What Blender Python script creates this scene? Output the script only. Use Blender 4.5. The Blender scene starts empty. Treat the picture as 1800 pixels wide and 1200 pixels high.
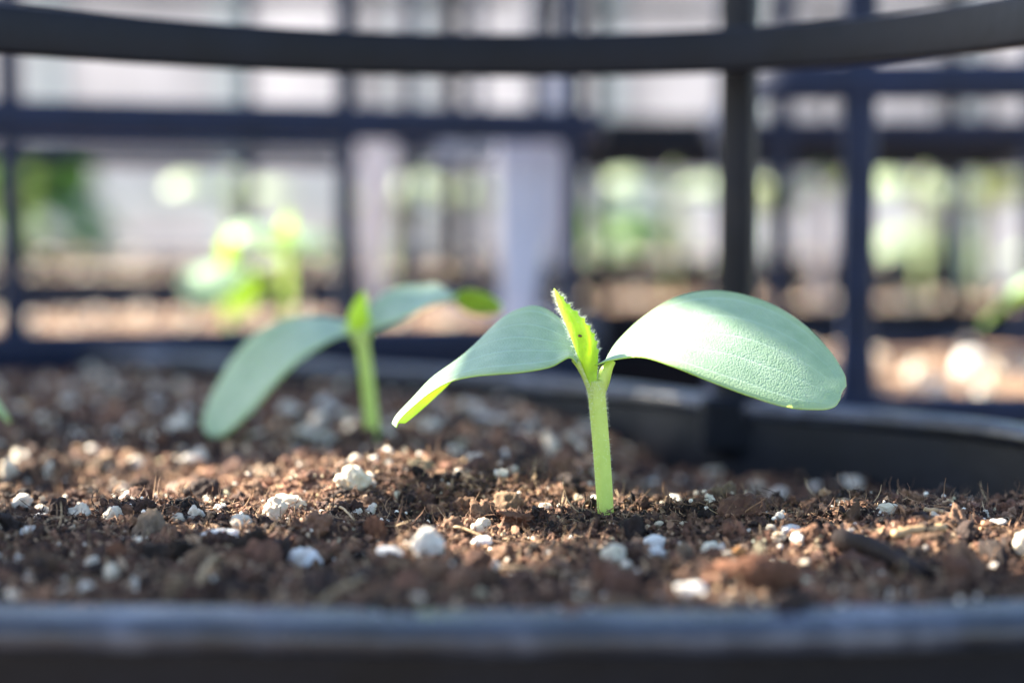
import bpy, math, random
import numpy as np
from mathutils import Vector, Matrix

# ------------------------------------------------------------------ camera, world, sun, exposure
S = 0.001                                   # the scene is designed in millimetres and built in metres
sc = bpy.context.scene
EYE = np.array([0.0, -300.0, 52.5])         # mm; the potting soil under the seedling is z = 0
PITCH = math.radians(4.0)
cam_d = bpy.data.cameras.new('camera')
cam = bpy.data.objects.new('camera', cam_d)
sc.collection.objects.link(cam)
cam.location = Vector(EYE) * S
cam.rotation_euler = (math.radians(90) - PITCH, 0, 0)
cam_d.lens = 60.0
cam_d.sensor_width = 36.0
cam_d.clip_start = 0.01
cam_d.clip_end = 200.0
cam_d.dof.use_dof = True
cam_d.dof.focus_distance = 0.2995
cam_d.dof.aperture_fstop = 6.2
cam_d.dof.aperture_blades = 0
sc.camera = cam

SUN = Vector((-0.72, 0.30, 0.62)).normalized()
world = bpy.data.worlds.new('World')
sc.world = world
world.use_nodes = True
wn = world.node_tree
wn.nodes.clear()
w_out = wn.nodes.new('ShaderNodeOutputWorld')
w_bg = wn.nodes.new('ShaderNodeBackground')
w_sky = wn.nodes.new('ShaderNodeTexSky')
w_sky.sky_type = 'NISHITA'
w_sky.sun_disc = False
w_sky.sun_elevation = math.asin(SUN.z)
w_sky.sun_rotation = math.atan2(SUN.x, SUN.y)
w_sky.air_density = 1.0
w_sky.dust_density = 0.7
w_bg.inputs['Strength'].default_value = 0.07
wn.links.new(w_sky.outputs[0], w_bg.inputs['Color'])
wn.links.new(w_bg.outputs[0], w_out.inputs['Surface'])
sun_d = bpy.data.lights.new('sun', 'SUN')
sun_d.energy = 5.0
sun_d.angle = math.radians(0.6)
sun_d.color = (1.0, 0.91, 0.75)
sun = bpy.data.objects.new('sun', sun_d)
sc.collection.objects.link(sun)
sun.rotation_euler = SUN.to_track_quat('Z', 'Y').to_euler()
sun.location = SUN * 3

sc.view_settings.view_transform = 'Standard'
sc.view_settings.look = 'None'
sc.view_settings.gamma = 1.0
sc.view_settings.exposure = 3.05
sc.view_settings.use_curve_mapping = False
sc.render.engine = 'CYCLES'
sc.cycles.use_denoising = True
sc.cycles.max_bounces = 10
sc.cycles.transparent_max_bounces = 12
sc.cycles.sample_clamp_indirect = 8.0

rng = np.random.default_rng(7)
random.seed(7)

# ------------------------------------------------------------------ helpers
CP, SP = math.cos(PITCH), math.sin(PITCH)
def ray(px, py):
    """direction of the view ray through a pixel of the 1800 x 1200 picture"""
    a, b = (px - 900.0) / 3000.0, (600.0 - py) / 3000.0
    return np.array([a, CP + b * SP, -SP + b * CP])
def at(px, py, y):
    """point (mm) on that ray at depth y behind the seedling"""
    d = ray(px, py)
    t = (y - EYE[1]) / d[1]
    return EYE + d * t

def link(o):
    sc.collection.objects.link(o)
    return o
def tag(o, label=None, cat=None, group=None, kind=None):
    if label: o['label'] = label
    if cat: o['category'] = cat
    if group: o['group'] = group
    if kind: o['kind'] = kind
    return o
def empty(name, loc_mm, rz=0.0):
    o = bpy.data.objects.new(name, None)
    o.empty_display_size = 0.01
    o.location = Vector(loc_mm) * S
    o.rotation_euler = (0, 0, rz)
    return link(o)
def mesh_np(name, verts, faces, mats, parent=None, smooth=True, colors=None, uvs=None, mat_idx=None, origin=None):
    """verts in mm (n,3); faces: list of equal-size index arrays (tris or quads) or a list of such blocks"""
    V = np.asarray(verts, dtype=np.float64)
    org = np.zeros(3) if origin is None else np.asarray(origin, float)
    blocks = faces if isinstance(faces, list) else [faces]
    loops = np.concatenate([np.asarray(b).ravel() for b in blocks]).astype(np.int32)
    sizes = np.concatenate([np.full(len(b), np.asarray(b).shape[1]) for b in blocks]).astype(np.int32)
    starts = np.concatenate([[0], np.cumsum(sizes)[:-1]]).astype(np.int32)
    me = bpy.data.meshes.new(name)
    me.vertices.add(len(V)); me.loops.add(len(loops)); me.polygons.add(len(sizes))
    me.vertices.foreach_set('co', ((V - org) * S).astype(np.float32).ravel())
    me.loops.foreach_set('vertex_index', loops)
    me.polygons.foreach_set('loop_start', starts)
    me.polygons.foreach_set('loop_total', sizes)
    me.polygons.foreach_set('use_smooth', np.full(len(sizes), smooth, dtype=bool))
    if mat_idx is not None:
        me.polygons.foreach_set('material_index', np.asarray(mat_idx, np.int32))
    if colors is not None:
        a = me.attributes.new('tint', 'FLOAT_COLOR', 'POINT')
        c = np.ones((len(V), 4), np.float32); c[:, :3] = colors
        a.data.foreach_set('color', c.ravel())
    if uvs is not None:
        ul = me.uv_layers.new(name='UVMap')
        ul.data.foreach_set('uv', np.asarray(uvs, np.float32)[loops].ravel())
    me.update(calc_edges=True)
    me.validate()
    for m in (mats if isinstance(mats, (list, tuple)) else [mats]):
        me.materials.append(m)
    o = bpy.data.objects.new(name, me)
    o.location = Vector(org) * S
    link(o)
    if parent is not None:
        o.parent = parent
    return o
def copy_tree(o, parent=None):
    c = o.copy(); link(c); c.parent = parent
    for ch in list(o.children):
        copy_tree(ch, c)
    return c

# lattice value noise
def _hash(ix, iy, iz, seed):
    h = (ix.astype(np.int64) * 374761393 + iy.astype(np.int64) * 668265263 + iz.astype(np.int64) * 2147483647 + seed * 1274126177) & 0xFFFFFFFF
    h = ((h ^ (h >> 13)) * 1274126177) & 0xFFFFFFFF
    h = (h ^ (h >> 16)) & 0xFFFFFFFF
    return h.astype(np.float64) / 0xFFFFFFFF * 2 - 1
def noise(p, scale, seed=0):
    q = np.asarray(p, float) / scale
    i = np.floor(q).astype(np.int64); f = q - i
    f = f * f * f * (f * (f * 6 - 15) + 10)
    r = 0
    for dx in (0, 1):
        for dy in (0, 1):
            for dz in (0, 1):
                w = (f[:, 0] if dx else 1 - f[:, 0]) * (f[:, 1] if dy else 1 - f[:, 1]) * (f[:, 2] if dz else 1 - f[:, 2])
                r = r + w * _hash(i[:, 0] + dx, i[:, 1] + dy, i[:, 2] + dz, seed)
    return r
def noise2(x, y, scale, seed=0):
    x = np.atleast_1d(np.asarray(x, float)); y = np.atleast_1d(np.asarray(y, float))
    return noise(np.stack([x, y, np.full_like(x, 0.37 * scale)], 1), scale, seed)

def icosphere(sub):
    t = (1 + 5 ** .5) / 2
    v = [(-1, t, 0), (1, t, 0), (-1, -t, 0), (1, -t, 0), (0, -1, t), (0, 1, t), (0, -1, -t), (0, 1, -t), (t, 0, -1), (t, 0, 1), (-t, 0, -1), (-t, 0, 1)]
    f = [(0,11,5),(0,5,1),(0,1,7),(0,7,10),(0,10,11),(1,5,9),(5,11,4),(11,10,2),(10,7,6),(7,1,8),(3,9,4),(3,4,2),(3,2,6),(3,6,8),(3,8,9),(4,9,5),(2,4,11),(6,2,10),(8,6,7),(9,8,1)]
    v = [np.array(a, float) / np.linalg.norm(a) for a in v]
    for _ in range(sub):
        cache, nf = {}, []
        def mid(a, b):
            k = (min(a, b), max(a, b))
            if k not in cache:
                m = v[a] + v[b]; v.append(m / np.linalg.norm(m)); cache[k] = len(v) - 1
            return cache[k]
        for a, b, c in f:
            ab, bc, ca = mid(a, b), mid(b, c), mid(c, a)
            nf += [(a, ab, ca), (b, bc, ab), (c, ca, bc), (ab, bc, ca)]
        f = nf
    return np.array(v), np.array(f)
def rand_rot(n):
    q = rng.normal(size=(n, 4)); q /= np.linalg.norm(q, axis=1)[:, None]
    w, x, y, z = q.T
    return np.stack([np.stack([1-2*(y*y+z*z), 2*(x*y-z*w), 2*(x*z+y*w)], 1),
                     np.stack([2*(x*y+z*w), 1-2*(x*x+z*z), 2*(y*z-x*w)], 1),
                     np.stack([2*(x*z-y*w), 2*(y*z+x*w), 1-2*(x*x+y*y)], 1)], 1)
def catmull(P, n, closed=False):
    P = np.asarray(P, float); m = len(P)
    segs = m if closed else m - 1
    out = []
    ts = np.linspace(0, segs, n, endpoint=not closed)
    for t in ts:
        i = min(int(t), segs - 1); f = t - i
        if closed:
            p0, p1, p2, p3 = P[(i-1) % m], P[i % m], P[(i+1) % m], P[(i+2) % m]
        else:
            p1, p2 = P[i], P[i+1]
            p0 = P[i-1] if i > 0 else 2*p1 - p2
            p3 = P[i+2] if i + 2 < m else 2*p2 - p1
        out.append(.5*((2*p1) + (p2-p0)*f + (2*p0-5*p1+4*p2-p3)*f*f + (3*p1-p0-3*p2+p3)*f**3))
    return np.array(out)
def tube(path, radii, sides=8, cap=True, ridge=0.0):
    path = np.asarray(path, float); n = len(path)
    radii = np.broadcast_to(np.asarray(radii, float), (n,))
    T = np.gradient(path, axis=0); T /= np.linalg.norm(T, axis=1)[:, None]
    ref = np.array([0, 1, 0.]) if abs(T[0][1]) < .8 else np.array([1., 0, 0])
    V = []
    u = np.cross(T[0], ref); u /= np.linalg.norm(u)
    for i in range(n):
        u = u - T[i] * np.dot(u, T[i]); u /= np.linalg.norm(u)
        w = np.cross(T[i], u)
        for k in range(sides):
            a = 2*math.pi*k/sides
            r = radii[i] * (1 + ridge*math.cos(5*a))
            V.append(path[i] + r*(math.cos(a)*u + math.sin(a)*w))
    F = [(i*sides+k, i*sides+(k+1) % sides, (i+1)*sides+(k+1) % sides, (i+1)*sides+k) for i in range(n-1) for k in range(sides)]
    blocks = [np.array(F)]
    if cap:
        V.append(path[0]); V.append(path[-1]); a, b = n*sides, n*sides+1
        blocks.append(np.array([(a, (k+1) % sides, k) for k in range(sides)] + [(b, (n-1)*sides+k, (n-1)*sides+(k+1) % sides) for k in range(sides)]))
    return np.array(V), blocks
def sweep(path, profile, closed=True):
    """profile: (outward, up) pairs, closed loop, swept along a horizontal path"""
    path = np.asarray(path, float); n, m = len(path), len(profile)
    if closed:
        T = np.roll(path, -1, 0) - np.roll(path, 1, 0)
    else:
        T = np.gradient(path, axis=0)
    T[:, 2] = 0; T /= np.linalg.norm(T, axis=1)[:, None]
    N = np.stack([T[:, 1], -T[:, 0], 0*T[:, 0]], 1)          # outward for a counter-clockwise path
    pr = np.asarray(profile, float)
    V = (path[:, None, :] + N[:, None, :]*pr[None, :, 0:1] + np.array([0, 0, 1.])*pr[None, :, 1:2]).reshape(-1, 3)
    cnt = n if closed else n - 1
    F = [(i*m+k, ((i+1) % n)*m+k, ((i+1) % n)*m+(k+1) % m, i*m+(k+1) % m) for i in range(cnt) for k in range(m)]
    blocks = [np.array(F)]
    if not closed:
        blocks.append(np.array([list(range(m))[::-1], [(n-1)*m+k for k in range(m)]]))
    return V, blocks
def round_rect(w, h, r, seg=3):
    pts = []
    for cx, cy, a0 in ((w/2-r, h/2-r, 0), (-w/2+r, h/2-r, 90), (-w/2+r, -h/2+r, 180), (w/2-r, -h/2+r, 270)):
        for k in range(seg+1):
            a = math.radians(a0 + 90*k/seg)
            pts.append((cx + r*math.cos(a), cy + r*math.sin(a)))
    return pts
def rbox(cx, cy, cz, sx, sy, sz, r=1.0):
    """bevelled box standing on end: rounded rectangle lofted with small chamfers"""
    rings = []
    for z, ins in ((-sz/2, r*.6), (-sz/2+r*.6, 0), (sz/2-r*.6, 0), (sz/2, r*.6)):
        rings.append([(cx+x, cy+y, cz+z) for x, y in round_rect(sx-2*ins, sy-2*ins, max(r-ins*.5, .2))])
    m = len(rings[0])
    V = np.array([p for q in rings for p in q])
    F = [(i*m+k, i*m+(k+1) % m, (i+1)*m+(k+1) % m, (i+1)*m+k) for i in range(3) for k in range(m)]
    caps = np.array([list(range(m))[::-1], [3*m+k for k in range(m)]])
    return V, [np.array(F), caps]
def rot_z(V, a, c=(0, 0)):
    V = np.array(V, float); x, y = V[:, 0]-c[0], V[:, 1]-c[1]
    V[:, 0] = c[0] + x*math.cos(a) - y*math.sin(a); V[:, 1] = c[1] + x*math.sin(a) + y*math.cos(a)
    return V
def join(parts):
    V, out, off = [], {}, 0
    for v, bl in parts:
        for b in (bl if isinstance(bl, list) else [bl]):
            b = np.asarray(b)
            out.setdefault(b.shape[1], []).append(b + off)
        V.append(v); off += len(v)
    return np.concatenate(V), [np.concatenate(b) for b in out.values()]

# ------------------------------------------------------------------ materials
def new_mat(name):
    m = bpy.data.materials.new(name); m.use_nodes = True
    nt = m.node_tree; nt.nodes.clear()
    out = nt.nodes.new('ShaderNodeOutputMaterial')
    return m, nt, out
def N(nt, kind, **kw):
    n = nt.nodes.new(kind)
    for k, v in kw.items():
        if k in n.inputs: n.inputs[k].default_value = v
        else: setattr(n, k, v)
    return n
def coords(nt):
    return nt.nodes.new('ShaderNodeTexCoord').outputs['Object']
def ramp(nt, fac, stops):
    r = nt.nodes.new('ShaderNodeValToRGB')
    els = r.color_ramp.elements
    els[0].position, els[0].color = stops[0][0], (*stops[0][1], 1)
    els[1].position, els[1].color = stops[-1][0], (*stops[-1][1], 1)
    for p, c in stops[1:-1]:
        e = els.new(p); e.color = (*c, 1)
    nt.links.new(fac, r.inputs[0])
    return r.outputs[0]
def noise_n(nt, vec, scale, detail=4, rough=.6):
    n = N(nt, 'ShaderNodeTexNoise'); n.inputs['Scale'].default_value = scale
    n.inputs['Detail'].default_value = detail; n.inputs['Roughness'].default_value = rough
    nt.links.new(vec, n.inputs['Vector'])
    return n.outputs['Fac']
def bump(nt, height, dist, strength=1.0, normal=None):
    b = N(nt, 'ShaderNodeBump'); b.inputs['Distance'].default_value = dist; b.inputs['Strength'].default_value = strength
    nt.links.new(height, b.inputs['Height'])
    if normal is not None: nt.links.new(normal, b.inputs['Normal'])
    return b.outputs[0]
def mixc(nt, fac, a, b, mode='MIX'):
    m = nt.nodes.new('ShaderNodeMix'); m.data_type = 'RGBA'; m.blend_type = mode
    for sock, v in ((m.inputs[0], fac), (m.inputs[6], a), (m.inputs[7], b)):
        if hasattr(v, 'is_linked') or hasattr(v, 'links'): nt.links.new(v, sock)
        elif isinstance(v, (int, float)): sock.default_value = v
        else: sock.default_value = (*v, 1)
    return m.outputs[2]
def math_n(nt, op, a, b=None):
    m = nt.nodes.new('ShaderNodeMath'); m.operation = op
    for sock, v in ((m.inputs[0], a), (m.inputs[1], b)):
        if v is None: continue
        if isinstance(v, (int, float)): sock.default_value = v
        else: nt.links.new(v, sock)
    return m.outputs[0]

def soil_material(name, gain=1.0):
    m, nt, out = new_mat(name)
    co = coords(nt)
    tint = N(nt, 'ShaderNodeAttribute', attribute_name='tint').outputs['Color']
    n1 = noise_n(nt, co, 900, 6, .7)
    col = mixc(nt, 1.0, tint, ramp(nt, n1, [(.25, (.45*gain, .42*gain, .4*gain)), (.55, (1*gain, 1*gain, 1*gain)), (.8, (1.7*gain, 1.65*gain, 1.55*gain))]), 'MULTIPLY')
    p = N(nt, 'ShaderNodeBsdfPrincipled'); p.inputs['Roughness'].default_value = .82
    p.inputs['Specular IOR Level'].default_value = .3
    nt.links.new(col, p.inputs['Base Color'])
    nt.links.new(bump(nt, noise_n(nt, co, 1600, 5, .7), .0005, .9), p.inputs['Normal'])
    nt.links.new(p.outputs[0], out.inputs['Surface'])
    return m
M_SOIL = soil_material('peat')
def perlite_material(name, base, cream):
    m, nt, out = new_mat(name)
    co = coords(nt)
    n1 = noise_n(nt, co, 500, 5, .65)
    n0 = noise_n(nt, co, 220, 3, .5)
    info = nt.nodes.new('ShaderNodeObjectInfo').outputs['Random']
    col = mixc(nt, info, base, cream)
    col = mixc(nt, 1.0, col, ramp(nt, n1, [(.3, (.55, .48, .42)), (.5, (1, 1, 1)), (.7, (1.05, 1.03, 1.0))]), 'MULTIPLY')
    n2 = noise_n(nt, co, 320, 6, .75)
    dirt = ramp(nt, n2, [(.54, (0, 0, 0)), (.66, (.85, .85, .85))])
    col = mixc(nt, dirt, col, (.26, .16, .10))
    p = N(nt, 'ShaderNodeBsdfPrincipled'); p.inputs['Roughness'].default_value = .75
    p.inputs['Subsurface Weight'].default_value = .25
    p.inputs['Subsurface Radius'].default_value = (.0012, .001, .0008)
    p.inputs['Subsurface Scale'].default_value = 1.0
    nt.links.new(col, p.inputs['Base Color'])
    v = N(nt, 'ShaderNodeTexVoronoi'); v.inputs['Scale'].default_value = 900
    nt.links.new(co, v.inputs['Vector'])
    h = math_n(nt, 'ADD', v.outputs['Distance'], n1)
    nt.links.new(bump(nt, h, .00025, .7), p.inputs['Normal'])
    nt.links.new(p.outputs[0], out.inputs['Surface'])
    return m
M_PERL = perlite_material('perlite', (.80, .74, .66), (.72, .59, .42))
M_PERL_WHITE = perlite_material('perlite_white', (.84, .83, .81), (.82, .79, .74))
M_PERL_CREAM = perlite_material('perlite_cream', (.80, .70, .52), (.82, .74, .58))

def leaf_material(name, top, trans, tfac, rough=.42, grain=1.0, vein=True, sheen=.08):
    m, nt, out = new_mat(name)
    co = coords(nt)
    uv = nt.nodes.new('ShaderNodeTexCoord').outputs['UV']
    sep = nt.nodes.new('ShaderNodeSeparateXYZ'); nt.links.new(uv, sep.inputs[0])
    u, v = sep.outputs[0], sep.outputs[1]
    mott = noise_n(nt, co, 260, 4, .6)
    fine = noise_n(nt, co, 2400, 3, .6)
    col = mixc(nt, 1.0, top, ramp(nt, mott, [(.3, (.80, .86, .80)), (.7, (1.14, 1.10, 1.12))]), 'MULTIPLY')
    edge = math_n(nt, 'POWER', math_n(nt, 'ABSOLUTE', math_n(nt, 'MULTIPLY', math_n(nt, 'SUBTRACT', v, .5), 2.0)), 7.0)
    col = mixc(nt, math_n(nt, 'MULTIPLY', edge, .55), col, (top[0]*1.15, top[1]*1.12, top[2]*.45))
    col = mixc(nt, math_n(nt, 'MULTIPLY', u, .35), col, (top[0]*.85, top[1]*1.0, top[2]*.6))
    vor = N(nt, 'ShaderNodeTexVoronoi'); vor.feature = 'SMOOTH_F1'; vor.inputs['Scale'].default_value = 2700; vor.inputs['Smoothness'].default_value = .15
    nt.links.new(co, vor.inputs['Vector'])
    nrm = None
    if vein:
        # lengthwise veins fanning from the base: lines of constant (v-.5) scaled by a bow
        wob = math_n(nt, 'MULTIPLY', math_n(nt, 'SUBTRACT', noise_n(nt, co, 90, 2, .5), .5), .05)
        vc = math_n(nt, 'ADD', math_n(nt, 'SUBTRACT', v, .5), wob)
        a = math_n(nt, 'ABSOLUTE', math_n(nt, 'SINE', math_n(nt, 'MULTIPLY', vc, math.pi*5)))
        line = math_n(nt, 'POWER', math_n(nt, 'SUBTRACT', 1.0, a), 7.0)
        fade = math_n(nt, 'MULTIPLY', math_n(nt, 'SUBTRACT', 1.05, u), 1.0)
        line = math_n(nt, 'MULTIPLY', line, fade)
        col = mixc(nt, math_n(nt, 'MULTIPLY', line, .75), col, tuple(min(1, c*1.5+.05) for c in top))
        nrm = bump(nt, line, .0003, .5)
    nrm = bump(nt, math_n(nt, 'SUBTRACT', 1.0, vor.outputs['Distance']), .00008*grain, .9, nrm)
    p = N(nt, 'ShaderNodeBsdfPrincipled'); p.inputs['Roughness'].default_value = rough
    p.inputs['Specular IOR Level'].default_value = .5
    p.inputs['Sheen Weight'].default_value = sheen
    p.inputs['Sheen Roughness'].default_value = .4
    nt.links.new(col, p.inputs['Base Color']); nt.links.new(nrm, p.inputs['Normal'])
    t = N(nt, 'ShaderNodeBsdfTranslucent')
    tc = mixc(nt, 1.0, trans, ramp(nt, mott, [(.3, (.9, .92, .8)), (.7, (1.08, 1.05, 1.1))]), 'MULTIPLY')
    nt.links.new(tc, t.inputs['Color']); nt.links.new(nrm, t.inputs['Normal'])
    mx = nt.nodes.new('ShaderNodeMixShader'); mx.inputs[0].default_value = tfac
    nt.links.new(p.outputs[0], mx.inputs[1]); nt.links.new(t.outputs[0], mx.inputs[2])
    nt.links.new(mx.outputs[0], out.inputs['Surface'])
    return m
M_COT = leaf_material('cotyledon_top', (.275, .37, .29), (.62, .85, .12), .32, rough=.36)
M_COT_UNDER = leaf_material('cotyledon_under', (.30, .44, .16), (.70, .90, .10), .45, rough=.5)
M_TRUE = leaf_material('young_leaf', (.42, .62, .06), (.80, .95, .10), .5, rough=.5, vein=False, grain=.6)
M_STEM = leaf_material('stem', (.50, .60, .26), (.70, .86, .30), .42, rough=.4, vein=False, grain=.5, sheen=.15)
def simple(name, col, rough=.5, spec=.5, var=0.0, vscale=200, bmp=0.0, bscale=800):
    m, nt, out = new_mat(name)
    p = N(nt, 'ShaderNodeBsdfPrincipled'); p.inputs['Roughness'].default_value = rough
    p.inputs['Specular IOR Level'].default_value = spec
    co = coords(nt)
    if var:
        c = mixc(nt, 1.0, col, ramp(nt, noise_n(nt, co, vscale, 5, .6), [(.3, (1-var,)*3), (.7, (1+var,)*3)]), 'MULTIPLY')
        nt.links.new(c, p.inputs['Base Color'])
    else:
        p.inputs['Base Color'].default_value = (*col, 1)
    if bmp:
        nt.links.new(bump(nt, noise_n(nt, co, bscale, 4, .6), bmp, .8), p.inputs['Normal'])
    nt.links.new(p.outputs[0], out.inputs['Surface'])
    return m
M_HAIR = simple('plant_hair', (.85, .92, .75), .4)
M_SPECK = simple('speck', (.08, .05, .02), .8)
M_PLASTIC = simple('black_plastic', (.0022, .003, .0065), .5, .16, .4, 60, .0003, 300)
M_PLASTIC_BLUE = simple('navy_plastic', (.004, .0085, .028), .5, .2, .3, 60, .0003, 300)
def worn_sky_plastic(name):
    m, nt, out = new_mat(name)
    co = coords(nt)
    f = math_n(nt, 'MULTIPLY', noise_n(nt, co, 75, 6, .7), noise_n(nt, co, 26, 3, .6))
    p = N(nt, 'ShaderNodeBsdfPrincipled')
    nt.links.new(ramp(nt, f, [(.17, (.003, .004, .008)), (.28, (.014, .018, .032)), (.42, (.10, .11, .145))]), p.inputs['Base Color'])  # scuffs, their pale blue grey also painting sky reflection into the colour
    nt.links.new(ramp(nt, noise_n(nt, co, 90, 4, .6), [(.3, (.22,)*3), (.7, (.5,)*3)]), p.inputs['Roughness'])
    p.inputs['Specular IOR Level'].default_value = .5
    nt.links.new(bump(nt, noise_n(nt, co, 220, 4, .6), .0005, .8), p.inputs['Normal'])
    nt.links.new(p.outputs[0], out.inputs['Surface'])
    return m
M_RIM = worn_sky_plastic('scuffed_sky_rim_plastic')
M_TAG = simple('tag_plastic', (.42, .41, .49), .4, .5, .06, 30)
M_TAG_PINK = simple('tag_plastic_pink', (.56, .49, .49), .45, .5, .06, 30)
M_BLOCKER = simple('blocker_wood', (.30, .25, .20), .8, .3, .4, 40, .0008, 120)  # for the added overhead boards that block the sun
M_BARK = simple('bark', (.13, .075, .045), .85, .3, .5, 400, .0004, 900)
M_BARK_RED = simple('bark_red', (.20, .085, .045), .85, .3, .5, 400, .0004, 900)
M_TWIG = simple('twig', (.013, .008, .007), .7, .12, .4, 500, .0003, 900)
M_STRAW = simple('straw', (.30, .20, .10), .6, .4, .3, 500, .0002, 900)
M_ORANGE = simple('bark_orange', (.45, .22, .08), .8, .3, .4, 500, .0004, 900)
M_CLUMP = simple('humus', (.035, .022, .015), .9, .3, .5, 500, .0006, 900)

# ------------------------------------------------------------------ container with its soil
RIM_RAW = [(0, -82), (45, -80), (80, -72), (106, -48), (120, 0), (118, 42), (108, 74), (84, 102), (54, 130), (4, 192), (-58, 236), (-120, 276),
           (-184, 310), (-232, 300), (-256, 230), (-252, 110), (-220, 10), (-160, -52), (-85, -76), (-40, -80)]
RIM2 = catmull(RIM_RAW, 160, closed=True)
def rim_z(y):
    return 2.2 + 6.0*np.clip((np.asarray(y)+60)/110, 0, 1)
RIM = np.column_stack([RIM2, rim_z(RIM2[:, 1])])
def inside(x, y, poly):
    x = np.asarray(x); y = np.asarray(y); c = np.zeros(x.shape, bool)
    n = len(poly)
    for i in range(n):
        x1, y1 = poly[i][:2]; x2, y2 = poly[(i+1) % n][:2]
        cond = ((y1 > y) != (y2 > y)) & (x < (x2-x1)*(y-y1)/((y2-y1) if y2 != y1 else 1e-9)+x1)
        c ^= cond
    return c
RIMC = RIM2[::2]
def soil_h(x, y):
    x = np.atleast_1d(np.asarray(x, float)); y = np.atleast_1d(np.asarray(y, float))
    h = 5.5*np.exp(-(((x+28)/34)**2 + ((y-36)/24)**2))
    h += 2.0*np.exp(-(((x-75)/32)**2 + ((y-2)/14)**2))
    h += 1.6*np.exp(-(((x+62)/28)**2 + ((y+12)/12)**2))
    sx = np.clip((x-0)/45, 0, 1); sy = np.clip((y-14)/40, 0, 1)
    h -= 11*(sx*sx*(3-2*sx))*(sy*sy*(3-2*sy))
    h -= 3.5*np.exp(-(((x+75)/40)**2+((y-45)/28)**2))
    fl = 1 - .8*np.exp(-(((x-17)/6)**2+((y)/5)**2))
    h += (2.0*noise2(x, y, 17, 1) + 1.6*noise2(x, y, 7.5, 2))*fl
    return h
def soil_fine(x, y):
    fl = 1 - .8*np.exp(-(((np.asarray(x)-17)/5)**2+(np.asarray(y)/4)**2))
    return soil_h(x, y) + fl*(1.5*np.abs(noise2(x, y, 4.2, 3)) - .5 + .7*noise2(x, y, 2.1, 11) + .45*noise2(x, y, 1.0, 4))
def hit(px, py):
    """where a view ray meets the soil"""
    d = ray(px, py); prev = None
    for t in np.linspace(190/d[1], 720/d[1], 400):
        p = EYE + d*t
        if p[2] <= soil_h(p[0], p[1])[0]:
            return p
    return p

PALETTE = np.array([(.022, .013, .010), (.055, .029, .020), (.115, .058, .036), (.180, .098, .058), (.27, .162, .098), (.39, .26, .155), (.55, .41, .27)])
PAL_P = np.array([.22, .20, .20, .16, .11, .07, .04])
def patch(x, y):
    """noise for damp dark and dry tan areas; one fixed spot lighter, two darker"""
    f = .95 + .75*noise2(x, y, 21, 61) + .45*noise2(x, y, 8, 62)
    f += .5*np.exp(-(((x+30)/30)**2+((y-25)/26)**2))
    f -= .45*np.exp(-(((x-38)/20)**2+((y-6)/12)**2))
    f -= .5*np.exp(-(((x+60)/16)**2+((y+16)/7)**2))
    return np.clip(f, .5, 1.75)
def pal(n, x=None, y=None):
    i = rng.choice(len(PALETTE), n, p=PAL_P)
    c = PALETTE[i] * rng.uniform(.75, 1.3, (n, 1)) * np.array([1.10, 1.0, .97])
    if x is not None: c = c*patch(x, y)[:, None]
    return np.clip(c, 0, .6)

xs = np.concatenate([np.arange(-260, -115, 2.5), np.arange(-115, 124, .6)])
ys = np.concatenate([np.arange(-90, 70, .6), np.arange(70, 330, 2.0)])
GX, GY = np.meshgrid(xs, ys)
gx, gy = GX.ravel(), GY.ravel()
gz = soil_fine(gx, gy) - .3
nx = len(xs)
I = (np.arange(len(ys)-1)[:, None]*nx + np.arange(nx-1)[None, :]).ravel()
quads = np.column_stack([I, I+1, I+nx+1, I+nx])
ins = inside(gx, gy, RIMC)
quads = quads[ins[quads].all(axis=1)]
cn = np.clip(.5 + .5*noise2(gx, gy, 2.2, 9) + .3*noise2(gx, gy, .9, 10), 0, 1)[:, None]
gcol = ((1-cn)*np.array([.022, .013, .010]) + cn*np.array([.15, .075, .045]))*patch(gx, gy)[:, None]
soil = mesh_np('potting_soil', np.column_stack([gx, gy, gz]), quads, M_SOIL, colors=gcol)
tag(soil, 'brown peat potting soil speckled with perlite filling the black container', None, kind='structure')

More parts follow.
